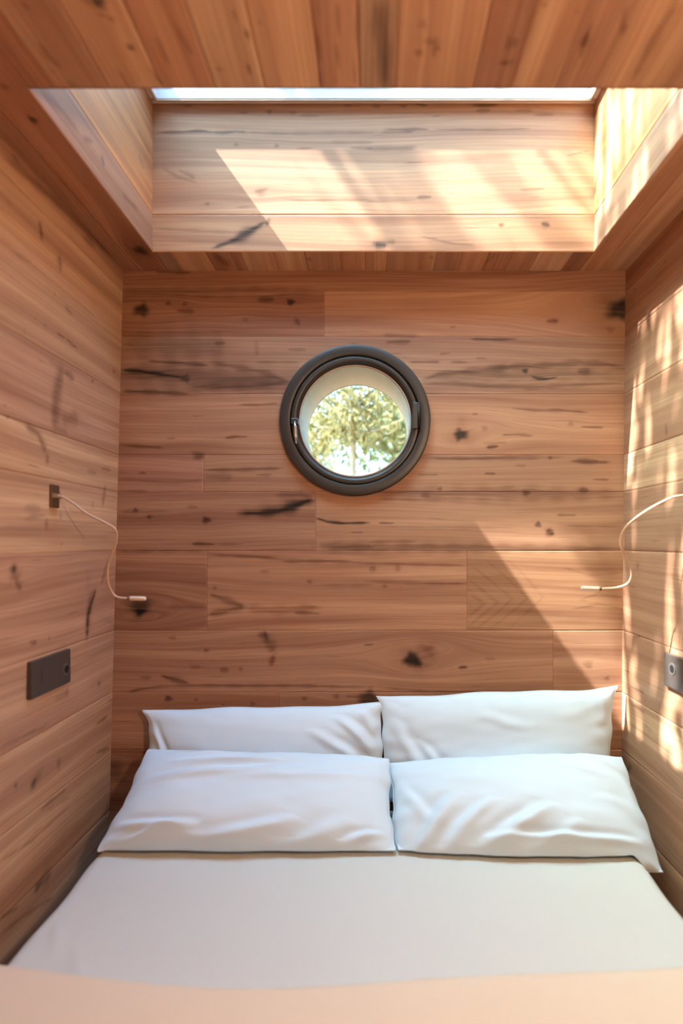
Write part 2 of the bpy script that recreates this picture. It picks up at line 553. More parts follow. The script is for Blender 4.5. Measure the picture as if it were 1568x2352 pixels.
wall_back = panel('wall_back', back, P_back, 2.1, BACK_MARKS, lambda px, py: (px - VX, VY - py, 1.0), hole=(PORT_X, PORT_Z, 148),
    slabs=[((-0.98, D + .012, 0), (hx - hr, D + wt, 2.3)), ((hx + hr, D + .012, 0), (0.98, D + wt, 2.3)),
           ((hx - hr, D + .012, 0), (hx + hr, D + wt, hz - hr)), ((hx - hr, D + .012, hz + hr), (hx + hr, D + wt, 2.3))])
tag(wall_back, kind='structure')

# ---- side walls
def side_rows(tints, splits=()):
    out = []
    for i in range(len(ROWS_Y) - 1):
        b0, b1 = VY - ROWS_Y[i + 1], VY - ROWS_Y[i]
        xs = [FRONT] + sorted([s[1] for s in splits if s[0] == i]) + [F + 4]
        for k in range(len(xs) - 1):
            t = tints[i]
            t = t[k % len(t)] if isinstance(t[0], tuple) else t
            out.append((xs[k], xs[k + 1], b0, b1, t))
    return out
def P_left(a, b, o): return (xl(b) + o) * U, a * U, CZ + b * U
def P_right(a, b, o): return (xr(b) - o) * U, a * U, CZ + b * U
def inv_side(fx):
    def f(px, py):
        X = fx(0)
        for _ in range(4):
            r = X / (px - VX); Z = (VY - py) * r; X = fx(Z)
        return (r * F, Z, r * 1.0)
    return f
LEFT_MARKS = marks("""
E d .35 30 0,180 400,520 900,1010
E d .45 16 100,180 140,250
E d .4 20 640,820 730,890
E b .7 18 300,700 318,770
E d .7 16 318,770 322,840
E d .4 8 60,540 85,570
E d .45 22 450,970 470,1090
E g .5 18 460,960 475,1050
E d .6 9 500,1355 560,1425
E d .6 10 440,1560 500,1600
E d .6 9 510,1600 600,1690
E d .4 10 350,1500
E d .35 10 270,1450
E d .3 8 195,1520 190,1580
E d .35 10 420,1260
E d .35 8 80,930 240,1020
E g .62 60 480,1830 430,2050 420,2300
E g .45 60 600,2200 480,2250
E b .55 22 500,1860 570,1920
E d .35 14 380,1780 520,1880
E d .7 14 715,1930
E d .6 16 880,1855
E d .4 10 40,2125
E d .5 12 60,2210
E d .45 12 420,2290 520,2330
N d .65 26 190,240 280,310 335,440
N b .5 22 345,460 345,530
N d .5 18 770,680 750,830
N d .5 12 640,580 700,595
N d .5 8 740,555 810,575
N d .4 8 675,800 680,850
N d .3 30 180,850 300,860
N d .35 14 180,930 330,900
N d .4 18 340,930 340,1010
N d .4 12 440,880 450,930
N d .4 12 450,1110
N d .3 8 0,980 120,985
N d .3 8 500,860 560,880 700,900
N b .75 30 105,1260 100,1320
N g .55 50 110,1330
N d .55 22 110,1360 150,1450
N b .75 14 700,1450 660,1560 640,1640 635,1800
N d .45 34 700,1430 650,1580 630,1790
N d .4 14 790,1230 740,1400
N d .6 16 250,1835
N d .4 10 360,1800
F d .6 12 190,212 240,210
F d .4 9 310,183
F b .5 20 430,510 420,550
F g .45 24 410,540 350,570
F d .5 18 630,470
F d .7 9 610,730 680,680
F d .6 9 690,580 880,510
F d .55 9 615,910 690,880
F b .75 15 100,1118
F b .7 22 225,1080 200,1140
F g .5 34 240,1060
F d .55 18 370,950 375,1010
F d .65 10 260,1270 420,1140
F d .4 7 300,1280 440,1190
F d .45 8 0,870 150,800 300,740
F l .3 14 0,980 200,880 500,640
F d .45 8 0,1600 200,1470 440,1250
F g .6 45 250,1730 320,1680
F b .6 30 240,1760
F d .6 10 0,1960 120,1890
F d .5 9 0,2060 150,1950 330,1830
""")
tl = [t_red, (0.98, 0.86, 0.78), (0.98, 0.88, 0.78), (0.94, 0.82, 0.78), t_org, t_org, (0.92, 0.76, 0.70),
      (0.94, 0.82, 0.76), (1.02, 0.92, 0.82), (1.0, 0.9, 0.8), (0.98, 0.9, 0.85), (0.9, 0.85, 0.8)]
tl = [tuple(x * k for x, k in zip(t, (1.10, 1.26, 1.36))) for t in tl]
wall_left = panel('wall_left', side_rows(tl, [(2, 300), (7, 520), (9, 900), (10, 600)]), P_left, 4.0, LEFT_MARKS, inv_side(xl),
                  slabs=[((xl(-900) * U - .13, FRONT * U, 0), (xl(-900) * U - .012, D + .2, 2.3))])
tag(wall_left, kind='structure')
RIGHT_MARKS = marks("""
H d .5 12 620,1690
H d .4 20 320,1960
H d .4 14 610,1340
R d .4 8 990,970 1010,1010
R d .6 14 1190,1360 1195,1440
R g .5 14 1290,370 1270,420
Q d .45 8 920,1310 980,1310
Q d .5 9 920,1740 1020,1790
Q d .5 9 910,1870 1020,1950
Q d .4 8 1000,2030 1070,2100
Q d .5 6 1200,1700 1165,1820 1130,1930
Q d .5 6 1302,1290 1302,1420
Q d .4 9 870,1600 890,1600
Q d .4 20 950,700 960,740
G b .55 16 170,1085 205,1060
G d .4 12 520,820
G d .5 8 200,520 290,560
""")  # among them two thin dark lines close to the outlet plate
tr = [t_red, t_mid, t_mid, t_mid, t_lite, (0.86, 0.80, 0.78), (0.92, 0.84, 0.8), t_mid, t_lite, t_mid, t_org, t_mid]
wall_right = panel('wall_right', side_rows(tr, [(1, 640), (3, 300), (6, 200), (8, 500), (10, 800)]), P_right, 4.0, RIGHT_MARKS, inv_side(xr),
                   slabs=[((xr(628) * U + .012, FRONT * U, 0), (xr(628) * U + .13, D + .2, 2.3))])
tag(wall_right, kind='structure')

# ---- ceiling, boards running towards the back wall, with the skylight opening left out
CE = [-625, -540, -440, -363, -290, -219, -150, -74, -20, 28, 135, 190, 248, 300, 356, 430, 520, 610]
ct = [t_red, (0.78, 0.6, 0.55), (0.82, 0.72, 0.68), t_org, (0.96, 0.8, 0.72), t_lite, t_org, (0.98, 0.85, 0.78), (0.70, 0.66, 0.64), t_org,
      (0.74, 0.60, 0.56), t_org, (0.78, 0.64, 0.60), t_org, (0.98, 0.9, 0.8), (0.95, 0.8, 0.7), t_wrm]
ct = [(a * 1.08, b * 1.12, c * 1.12) for a, b, c in ct]
ceil = []
for i in range(len(CE) - 1):
    b0, b1 = CE[i], CE[i + 1]
    cuts = [(b0, b1)]
    for e in (SH_L, SH_RT):
        cuts = [c for (p, q) in cuts for c in (((p, e), (e, q)) if p < e < q else ((p, q),))]
    for (p, q) in cuts:
        if q - p < 2: continue
        if p >= SH_L - .5 and q <= SH_RT + .5:
            ceil.append((FRONT, SH_FR, p, q, ct[i]))
            k = rnd.choice([0, 1, 2])
            ceil.append((SH_R, F + 2, p, q, ct[(i * 5 + 3) % len(ct)]))
        else:
            ceil.append((FRONT, F + 2, p, q, ct[i]))
CEIL_MARKS = marks("""
I b .9 40 680,12
I d .5 30 600,5
I d .75 14 690,95 720,105
I d .65 14 750,130 800,145
I b .75 20 900,325
I d .6 10 1040,470 1120,590
I d .5 10 810,480 890,600
I d .45 20 270,300 330,390 420,470
I d .4 12 360,490 380,500
I d .4 14 480,560 510,600
I b .8 26 230,830
I d .55 18 110,1090
I d .4 26 30,600
I d .4 20 180,40
I b .8 40 970,1735
I g .5 70 970,1740
I d .5 14 610,1680 640,1690
I d .45 16 320,1300 500,1500 800,1800
I d .4 14 1200,150 1330,380
I d .35 16 1080,260 1170,440
I d .4 18 1520,480
J d .5 8 105,70 115,170
J d .7 12 185,190 195,250
J d .7 12 190,410 205,480
J d .4 12 265,145
J d .5 9 640,0 650,300 655,545
J d .4 9 770,0 770,200 760,545
J d .35 8 900,0 890,250 880,545
J g .55 36 1010,0 1040,260 1055,550
J d .5 30 1060,0 1080,260 1090,550
J r .6 22 1315,155
J d .6 18 1290,340
J d .55 13 1420,310
J d .45 18 1330,265 1400,270 1390,370
J d .4 8 1250,0 1245,90
K b .85 14 310,425 365,428 420,420
K d .55 12 390,240 370,340
K d .55 14 425,260 415,320
K d .5 16 630,10 620,50
K b .5 20 920,230 890,320
K d .45 14 960,150 900,260 870,400
K d .55 18 1190,170 1150,240
K d .4 12 1180,30 1140,260
K d .45 26 1520,40 1380,250 1230,540
K d .35 10 850,80
A d .5 24 640,60 720,130
A d .4 16 1190,90
B d .4 14 700,110 750,60
B d .35 14 380,80
H d .4 12 45,1490
""")
def P_ceil(a, b, o): return b * U, a * U, CZ + (CEIL - o) * U
def inv_ceil(px, py):
    r = CEIL / (VY - py); return (r * F, (px - VX) * r, r)
zc = CZ + CEIL * U
ro = 0.13
ceiling = panel('ceiling', ceil, P_ceil, 4.5, CEIL_MARKS, inv_ceil,
    slabs=[((-0.98, FRONT * U, zc + .012), (0.98, SH_FR * U - .02, zc + ro)), ((-0.98, SH_R * U + .02, zc + .012), (0.98, D + .2, zc + ro)),
           ((-0.98, SH_FR * U - .02, zc + .012), (SH_L * U - .02, SH_R * U + .02, zc + ro)), ((SH_RT * U + .02, SH_FR * U - .02, zc + .012), (0.98, SH_R * U + .02, zc + ro))])
tag(ceiling, kind='structure')

# ---- floor
fl = []
x = -660.0; i = 0
while x < 640:
    fl.append((FRONT, F, x, x + 100, [t_mid, t_wrm, t_lite, t_org][i % 4])); x += 100; i += 1
floor = panel('floor', fl, lambda a, b, o: (b * U, a * U, 0.0 + o * U + a * 0), 60.0, slabs=[((-0.98, FRONT * U, -.1), (0.98, D + .2, -.012))])
tag(floor, kind='structure')

# ------------------------------------------------------------------ skylight: window_1
sky = empty('window_1', W(0, (SH_R + SH_FR) / 2, CEIL)); tag(sky, kind='structure')
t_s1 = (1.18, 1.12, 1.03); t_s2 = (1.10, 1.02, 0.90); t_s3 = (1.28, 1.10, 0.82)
SHAFT_MARKS = marks("""
L d .6 8 370,105 560,115 750,118
L d .45 7 245,158 310,158
L d .45 9 640,207 690,207
L d .55 14 840,203
L d .45 9 980,208 1030,208
L d .35 8 1050,225 1190,230
L d .4 9 1360,155 1410,158
L d .75 9 60,345 240,342 340,335 400,338 450,345
L b .6 9 440,343 520,347 600,338 680,342
L d .45 8 680,342 900,350 1180,350 1560,345
L d .35 14 610,428
L d .35 14 890,437
L d .3 8 1260,410 1560,412
L d .5 8 1400,450 1560,455
L d .35 12 210,605 290,640 320,660
L d .3 10 100,590 200,650 330,690
L d .5 14 410,840
L g .5 26 780,760
L d .5 10 735,755 830,735
L d .5 7 920,805 1080,815 1340,810 1560,815
L b .78 12/22/26/24 440,1150 600,1090 720,1020 800,975
L b .55 12 820,990 840,940
L g .6 34 560,1110 760,1010
L g .4 8 700,1020 860,940
L d .3 8 60,1010 400,1030 700,1040
M d .7 9 320,132 390,148
M d .5 8 40,148 90,150
M d .5 8 220,150 260,150
M d .6 10 680,145 850,142
M d .5 9 710,182 800,178
M d .4 8 960,178 1070,182
M d .45 7 1080,208 1210,205
M d .65 9 120,300 280,302 320,298 400,300
M d .45 5 100,320 300,320
M d .4 6 450,300 810,303 1060,295
M d .4 9 0,415 150,415 330,410
M d .5 9 0,428 320,426
M d .6 10 330,740 420,735
M d .35 6 0,765 330,755
M b .75 22 60,1045 130,1048
M g .6 30 40,1030 190,1020
M d .4 6 340,985 560,1035 700,1045
M d .55 13 870,915
M b .6 12 1130,905 1180,918
M d .5 4 1295,468 1380,450 1440,435
M d .35 10 990,690 1150,680
""")
Y1, Y0 = SH_R, SH_FR
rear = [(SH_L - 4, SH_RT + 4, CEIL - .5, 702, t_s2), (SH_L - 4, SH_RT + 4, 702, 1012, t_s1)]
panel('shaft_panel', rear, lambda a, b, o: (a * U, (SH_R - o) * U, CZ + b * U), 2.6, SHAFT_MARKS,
      lambda px, py: ((px - VX) * .934, (VY - py) * .934, .934), parent=sky,
      slabs=[((SH_L * U - .06, SH_R * U + .006, zc + .013), (SH_RT * U + .06, SH_R * U + .03, CZ + 1008 * U))])
SL_MARKS = marks("""
I g .6 22 705,1080 720,1150
I d .4 14 580,960 640,980
I d .3 10 950,900 1040,1060
I d .3 10 960,1080 1000,1170
I g .35 30 300,640 420,760 540,900
I d .3 16 850,1350 950,1450
""")
def inv_sh(X0):
    def f(px, py):
        r = X0 / (px - VX); return (r * F, (VY - py) * r, r)
    return f
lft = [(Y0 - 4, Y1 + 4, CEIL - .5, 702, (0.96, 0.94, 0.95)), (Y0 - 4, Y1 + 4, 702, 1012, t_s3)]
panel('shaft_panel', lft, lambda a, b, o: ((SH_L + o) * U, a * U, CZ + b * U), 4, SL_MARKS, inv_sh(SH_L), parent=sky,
      slabs=[((SH_L * U - .03, SH_FR * U - .03, zc + .013), (SH_L * U - .006, SH_R * U + .03, CZ + 1008 * U))])
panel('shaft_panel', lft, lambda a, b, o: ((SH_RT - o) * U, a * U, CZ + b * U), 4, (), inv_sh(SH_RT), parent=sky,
      slabs=[((SH_RT * U + .006, SH_FR * U - .03, zc + .013), (SH_RT * U + .03, SH_R * U + .03, CZ + 1008 * U))])
panel('shaft_panel', rear, lambda a, b, o: (a * U, (SH_FR + o) * U, CZ + b * U), 20, parent=sky,
      slabs=[((SH_L * U - .06, SH_FR * U - .03, zc + .013), (SH_RT * U + .06, SH_FR * U - .006, CZ + 1008 * U))])
# frame ring under the glass
LIP = 14.4; LB, LT = 940.0, 1009.0
bm = bmesh.new()
add_box(bm, W(SH_L, SH_R - LIP, LB), W(SH_RT, SH_R, LT), .0015)
add_box(bm, W(SH_L, SH_FR, LB), W(SH_RT, SH_FR + LIP, LT), .0015)
add_box(bm, W(SH_L, SH_FR + LIP, LB), W(SH_L + LIP, SH_R - LIP, LT), .0015)
add_box(bm, W(SH_RT - LIP, SH_FR + LIP, LB), W(SH_RT, SH_R - LIP, LT), .0015)
obj('frame', bm, WHITE, sky)
bm = bmesh.new()
g0 = 7.0
for (lo, hi) in (((SH_L + 2, SH_R - LIP + .5, LB - 4), (SH_RT - 2, SH_R - LIP + 5, LB + 6)), ((SH_L + 2, SH_FR + LIP - 5, LB - 4), (SH_RT - 2, SH_FR + LIP - .5, LB + 6)),
                 ((SH_L + LIP - 5, SH_FR + LIP, LB - 4), (SH_L + LIP - .5, SH_R - LIP, LB + 6)), ((SH_RT - LIP + .5, SH_FR + LIP, LB - 4), (SH_RT - LIP + 5, SH_R - LIP, LB + 6))):
    add_box(bm, W(*lo), W(*hi), .001)
obj('bead', bm, plain('tan_timber_bead', (0.60, 0.44, 0.32), 0.5, 0, .3, .2, 30), sky)
bm = bmesh.new()
add_box(bm, W(SH_L - 20, SH_FR - 20, LT), W(SH_RT + 20, SH_R + 20, LT + 4))
obj('pane', bm, GLASS, sky)

# ------------------------------------------------------------------ porthole: window_2
plain_tint = glass_material('dimming_glass', (.48, .455, .43))  # pane tinted grey to dim the bright view outdoors
port = empty('window_2', Vector((hx, D, hz))); tag(port, kind='structure')
def ring(name, prof, mat, parent, smooth=True):
    bm = bmesh.new(); add_lathe_y(bm, [(r * U, D + y) for r, y in prof], hx, hz, 160)
    bmesh.ops.recalc_face_normals(bm, faces=bm.faces)
    o = obj(name, bm, mat, parent, smooth)
    if smooth:
        m = o.modifiers.new('edges', 'EDGE_SPLIT'); m.split_angle = math.radians(35)
    return o
outer = ring('outer_ring', [(172, .004), (172, -.014), (170.5, -.0175), (167, -.019), (152, -.019), (149, -.0175), (147.2, -.013), (147.2, .004)], DARK, port)
sash = ring('sash_ring', [(146, .02), (146, -.010), (144.8, -.0135), (142, -.0145), (137, -.0145), (134, -.012), (130.5, -.004), (128.5, .002), (128.5, .02)], DARK, port)
ring('seal', [(128.8, .004), (128.8, -.001), (126.6, -.002), (125.4, .001), (125.4, .004)], plain('grey_seal', (0.50, 0.44, 0.38), .5), sash)
ring('sleeve', [(152, .006), (152, wt + .002), (127.2, wt + .002), (127.2, .15), (127.2, .05), (127.2, .006)], SLEEVE, port)
ring('outer_flange', [(200, wt), (200, wt + .012), (127.3, wt + .012), (127.3, wt)], DARK, port)
bm = bmesh.new(); add_lathe_y(bm, [(127.5 * U, D + .006), (.0005, D + .006), (.0005, D + .010), (127.5 * U, D + .010)], hx, hz, 96)
obj('pane', bm, plain_tint, port)
# latch on the left of the sash, hinge on the right
lx, lz = Xp(679) * U, CZ + Zp(1000) * U
bm = bmesh.new(); add_box(bm, (lx - .012, D - .028, lz + .030), (lx + .012, D - .010, lz + .050), .003)
latch = obj('latch', bm, DARK, sash)
bm = bmesh.new(); add_tube(bm, [Vector((lx + .001, D - .026, lz + .040)), Vector((lx + .0015, D - .031, lz + .022)), Vector((lx + .003, D - .033, lz - .004)), Vector((lx + .006, D - .032, lz - .032))], [.0035, .0052, .0056, .0035], 12)
obj('lever', bm, BRIGHT, latch, True)
kx, kz = Xp(953) * U, CZ + Zp(958) * U
bm = bmesh.new(); add_box(bm, (kx - .009, D - .024, kz - .042), (kx + .009, D - .010, kz + .042), .003)
hinge = obj('hinge', bm, DARK, sash)
bm = bmesh.new(); add_tube(bm, [Vector((kx + .010, D - .022, kz - .038)), Vector((kx + .010, D - .022, kz + .038))], .005, 12)
obj('hinge_pin', bm, BLACK, hinge, True)

# ------------------------------------------------------------------ wall behind the camera with a timber door, made solid to shut out sky light
fy = FRONT * U
DX0, DX1, DZ1 = -0.62, 0.62, 2.02
bm = bmesh.new()
add_box(bm, (-0.98, fy - .10, 0), (DX0, fy, 2.3)); add_box(bm, (DX1, fy - .10, 0), (0.98, fy, 2.3)); add_box(bm, (DX0, fy - .10, DZ1), (DX1, fy, 2.3))
wall_front = obj('wall_front', bm, plain('front_timber', (0.52, 0.28, 0.14), .5, 0, .3, .3, 8)); tag(wall_front, kind='structure')
door = empty('door_1', (0, fy - .05, 0)); tag(door, kind='structure')
bm = bmesh.new()
for lo, hi in (((DX0, -.03, .0), (DX0 + .06, .03, DZ1)), ((DX1 - .06, -.03, .0), (DX1, .03, DZ1)), ((DX0, -.03, DZ1 - .06), (DX1, .03, DZ1)), ((DX0, -.03, 0), (DX1, .03, .08)), ((-.025, -.028, .0), (.025, .028, DZ1))):
    add_box(bm, (lo[0], fy - .05 + lo[1], lo[2]), (hi[0], fy - .05 + hi[1], hi[2]), .003)
obj('frame', bm, DARK, door)
bm = bmesh.new(); add_box(bm, (DX0 + .05, fy - .065, .07), (DX1 - .05, fy - .035, DZ1 - .05)); obj('door_panel', bm, plain('door_timber', (0.50, 0.29, 0.16), .5, 0, .3, .3, 8), door)
bm = bmesh.new(); add_tube(bm, catmull([Vector((.05, fy - .02, .95)), Vector((.05, fy + .03, .97)), Vector((.05, fy + .03, 1.15)), Vector((.05, fy - .02, 1.17))], 5), .008, 10); obj('handle', bm, DARK, door, True)

# ------------------------------------------------------------------ bed
BEDZ = -581.0; BX0, BX1 = -519.0, 491.0
bz = CZ + BEDZ * U
bed = empty('bed', (0, 0.82, 0))
tag(bed, 'wide double bed with white mattress filling the end of the timber cabin', 'bed')
bm = bmesh.new(); add_box(bm, (BX0 * U + .01, -.17, 0), (BX1 * U - .01, D - .008, .20), .006)
obj('bed_base', bm, plain('base_timber', (0.36, 0.19, 0.10), .5, 0, .3, .4, 10), bed)
bm = bmesh.new(); add_box(bm, (BX0 * U + .030, -.15, .20), (BX1 * U - .030, D - .012, bz - .032), .035, 4)
obj('mattress', bm, SHEET, bed, True)

def fbm(rs, x, y, n=6, f0=2.0, gain=.55):
    out = np.zeros_like(x); f = f0; a = 1.0
    for k in range(n):
        for j in range(3):
            th = rs.uniform(0, 6.28)
            out += a / 3 * np.sin(f * (x * math.cos(th) + y * math.sin(th)) + rs.uniform(0, 6.28))
        f *= 1.7; a *= gain
    return out

def sheet_mesh(name, xa, ya, fn, mat, parent=None):
    aa, bb = np.meshgrid(xa, ya, indexing='ij'); x, y, z = fn(aa, bb)
    nA, nB = aa.shape; idx = np.arange(nA * nB).reshape(nA, nB)
    q = np.stack([idx[:-1, :-1], idx[1:, :-1], idx[1:, 1:], idx[:-1, 1:]], -1).reshape(-1, 4)
    me = arr_mesh(name, np.stack([x.ravel(), y.ravel(), z.ravel()], -1), q)
    o = link(name, me, mat, parent, True)
    m = o.modifiers.new('thickness', 'SOLIDIFY'); m.thickness = .012; m.offset = -1
    return o

rs = np.random.RandomState(3)
wx = (BX1 - BX0) / 2 * U; cx = (BX1 + BX0) / 2 * U
def smooth01(t): t = np.clip(t, 0, 1); return t * t * (3 - 2 * t)
def duvet_fn(s, y):
    # s: arc position across the bed, beyond +-wx the cloth turns down over the mattress side
    R = .030; e = np.abs(s) - (wx - R)
    sg = np.sign(s)
    ang = np.clip(e / R, 0, math.pi / 2)
    x = np.where(e < 0, np.abs(s), wx - R + R * np.sin(ang)); drop = np.where(e < 0, 0, R * (1 - np.cos(ang)) + np.clip(e - R * math.pi / 2, 0, None))
    z = bz - drop + 0.0035 * fbm(np.random.RandomState(5), s * 3, y * 3, 4, 1.6)
    z = z + .006 * np.exp(-((s / wx) ** 2) * 2) - .004
    # folds near the left edge
    for (u0, v0, u1, v1, w, amp) in ((-.60, 1.16, -.50, 1.02, .010, .004), (-.57, 1.10, -.44, .95, .012, .004), (-.66, 1.22, -.60, 1.10, .012, .005)):
        dx, dy = u1 - u0, v1 - v0; L2 = dx * dx + dy * dy
        t = np.clip(((s - u0) * dx + (y - v0) * dy) / L2, 0, 1)
        d = np.hypot(s - u0 - t * dx, y - v0 - t * dy)
        z = z + amp * np.exp(-(d / w) ** 2) * np.sin(np.pi * t)
    ed = np.exp(-((np.abs(s) - wx) / .03) ** 2)
    x = x + ed * .004 * np.sin(y * 9 + 1) + ed * .003 * np.sin(y * 23)
    return cx + sg * x, y, z
duvet = sheet_mesh('duvet', np.concatenate([np.linspace(-wx - .17, -wx + .06, 40), np.linspace(-wx + .07, wx - .07, 130), np.linspace(wx - .06, wx + .17, 40)]),
                   np.linspace(-.16, 1.60, 220), duvet_fn, DUVET)
tag(duvet, 'smooth white duvet spread over the bed in front of the pillows', 'duvet')
def fold_fn(s, t):
    # the turned-back end of the duvet: t=0 on its rounded far edge, t=1 beyond the camera
    R = .030; e = np.abs(s) - (wx + .006 - R); ang = np.clip(e / R, 0, math.pi / 2)
    x = np.where(e < 0, np.abs(s), wx + .006 - R + R * np.sin(ang)); drop = np.where(e < 0, 0, R * (1 - np.cos(ang)) + np.clip(e - R * math.pi / 2, 0, None))
    ye = (.543 + .030 * (s / wx) ** 2 + .008 * (s / wx) + .006 * np.sin(s * 7)) * F * U
    h = .020
    k = np.clip(t / .06, 0, 1); aq = (1 - k) * math.pi
    y = np.where(t < .06, ye + h / 2 * np.sin(aq), ye - (t - .06) * 1.0)
    z = bz + np.where(t < .06, h / 2 + h / 2 * np.cos(aq), h) - drop + .003 + .003 * fbm(np.random.RandomState(9), s * 3, t * 3, 4, 1.8) * np.clip(t * 8, 0, 1)
    return cx + np.sign(s) * x, y, z
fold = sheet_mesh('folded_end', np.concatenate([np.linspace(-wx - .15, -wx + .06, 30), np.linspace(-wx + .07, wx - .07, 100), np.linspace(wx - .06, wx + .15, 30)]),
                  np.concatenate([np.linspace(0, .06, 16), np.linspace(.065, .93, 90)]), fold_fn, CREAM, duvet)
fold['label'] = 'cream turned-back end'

# ------------------------------------------------------------------ pillows
def pillow(name, corners, T, label, seed, folds=(), bow=(.02, .02), back=.6, sag=0.0, flange=True, corner_pull=.05, rough=.004, edges=None, ctr=(0, 0), bp=2):
    """corners: TL, TR, BR, BL as world points of the seam corners"""
    TL, TR, BR, BL = [np.array(c) for c in corners]
    nu, nv = 190, 130
    rsx = np.random.RandomState(seed)
    lin = lambda n: np.sin(np.linspace(-math.pi / 2, math.pi / 2, n)) * .55 + np.linspace(-1, 1, n) * .45
    u, v = np.meshgrid(lin(nu), lin(nv), indexing='ij')
    # outline: edges bow inwards between the pointed corners
    uu = u * (1 - bow[0] * (1 - np.abs(v) ** bp)); vv = v * (1 - bow[1] * (1 - np.abs(u) ** bp))
    k1, k2, k3, k4 = rsx.uniform(0, 6.28, 4)
    uu = uu + .008 * np.sin(5.5 * v + k1) * np.sign(u) * u ** 2 + .004 * np.sin(14 * v + k2) * u ** 3
    vv = vv + (.016 * np.sin(4.5 * u + k3) + .010 * np.sin(11 * u + k4)) * np.abs(v) ** 2
    if edges: uu, vv = edges(uu, vv, u, v)
    s = (uu + 1) / 2; t = (vv + 1) / 2                       # t=0 bottom, 1 top
    mid = (BL * (1 - s)[..., None] * (1 - t)[..., None] + BR * s[..., None] * (1 - t)[..., None] + TL * (1 - s)[..., None] * t[..., None] + TR * s[..., None] * t[..., None])
    ax = (TR + BR - TL - BL); ay = (TL + TR - BL - BR); n = np.cross(ax, ay); n /= np.linalg.norm(n)
    if n[1] > 0: n = -n
    uc, vc = u - ctr[0] * (1 - u ** 2), v - ctr[1] * (1 - v ** 2)
    h = np.clip((1 - np.abs(uc) ** 3.2), 0, 1) ** .58 * np.clip((1 - np.abs(vc) ** 2.6), 0, 1) ** .52
    wr = np.zeros_like(u)
    for (u0, v0, u1, v1, w, amp) in folds:
        dx, dy = u1 - u0, v1 - v0; L2 = dx * dx + dy * dy
        tt = np.clip(((u - u0) * dx + (v - v0) * dy) / L2, 0, 1)
        bend = .05 * np.sin(tt * 3.0 + u0 * 5)
        d = ((u - u0) * -dy + (v - v0) * dx) / math.sqrt(L2) + bend
        along = np.hypot(u - u0 - tt * dx, v - v0 - tt * dy)
        wr += amp * (np.exp(-(d / w) ** 2) - .6 * np.exp(-((d - 1.5 * w) / w) ** 2)) * np.sin(np.pi * np.clip(tt, 0, 1)) ** .7 * np.exp(-(np.maximum(along - 3 * w, 0) / w) ** 2)
    edge = np.clip((1 - np.maximum(np.abs(u), np.abs(v))) * 6, 0, 1)
    pk = .0035 * np.sin(u * 26 + 3 * np.sin(v * 3 + seed)) * np.exp(-((1 - np.abs(v)) / .13) ** 2) + .003 * np.sin(v * 19 + seed) * np.exp(-((1 - np.abs(u)) / .12) ** 2)
    nz = rough * fbm(rsx, u * 2.2, v * 1.6, 5, 1.8, .6)
    f = mid + n * ((T * h + (nz + wr + pk) * edge)[..., None])
    b = mid - n * ((T * back * h + .5 * nz * edge)[..., None])
    f[..., 2] -= sag * (1 - u ** 2) * np.clip(v, 0, 1)
    for q_, lift in ((f, .0150), (b, .0155)):              # lie on the duvet, and hang past its rounded edge
        ex = np.clip((np.abs(q_[..., 0] - cx) - (wx - .030)) / .030, 0, 1.25)
        q_[..., 2] = np.maximum(q_[..., 2], bz + lift - .030 * (1 - np.cos(np.minimum(ex, 1) * math.pi / 2)) - .06 * np.maximum(ex - 1, 0))
    mid[[0, -1], :] = f[[0, -1], :]; mid[:, [0, -1]] = f[:, [0, -1]]
    Vf = f.reshape(-1, 3); Vb = b.reshape(-1, 3)
    idx = np.arange(nu * nv).reshape(nu, nv)
    q = np.stack([idx[:-1, :-1], idx[1:, :-1], idx[1:, 1:], idx[:-1, 1:]], -1).reshape(-1, 4)
    # the back shares the border of the front
    mp = idx + nu * nv
    mp = mp.copy(); mp[0, :] = idx[0, :]; mp[-1, :] = idx[-1, :]; mp[:, 0] = idx[:, 0]; mp[:, -1] = idx[:, -1]
    qb = np.stack([mp[:-1, :-1], mp[:-1, 1:], mp[1:, 1:], mp[1:, :-1]], -1).reshape(-1, 4)
    V = np.concatenate([Vf, Vb])
    Q = np.concatenate([q, qb])
    used = np.unique(Q); remap = -np.ones(len(V), int); remap[used] = np.arange(len(used))
    me = arr_mesh(name, V[used], remap[Q])
    bmx = bmesh.new(); bmx.from_mesh(me); bmesh.ops.recalc_face_normals(bmx, faces=bmx.faces); bmx.to_mesh(me); bmx.free()
    o = link(name, me, LINEN, None, True)
    tag(o, label, 'pillow', 'white pillows against the back wall')
    # the stitched seam round the case
    border = [mid[i, 0] for i in range(nu)] + [mid[-1, j] for j in range(1, nv)] + [mid[i, -1] for i in range(nu - 2, -1, -1)] + [mid[0, j] for j in range(nv - 2, 0, -1)]
    bm = bmesh.new(); pts = [Vector(p) for p in border[::3]] + [Vector(border[0])]
    add_tube(bm, pts, .0022, 6)
    obj('seam', bm, LINEN, o, True)
    return o

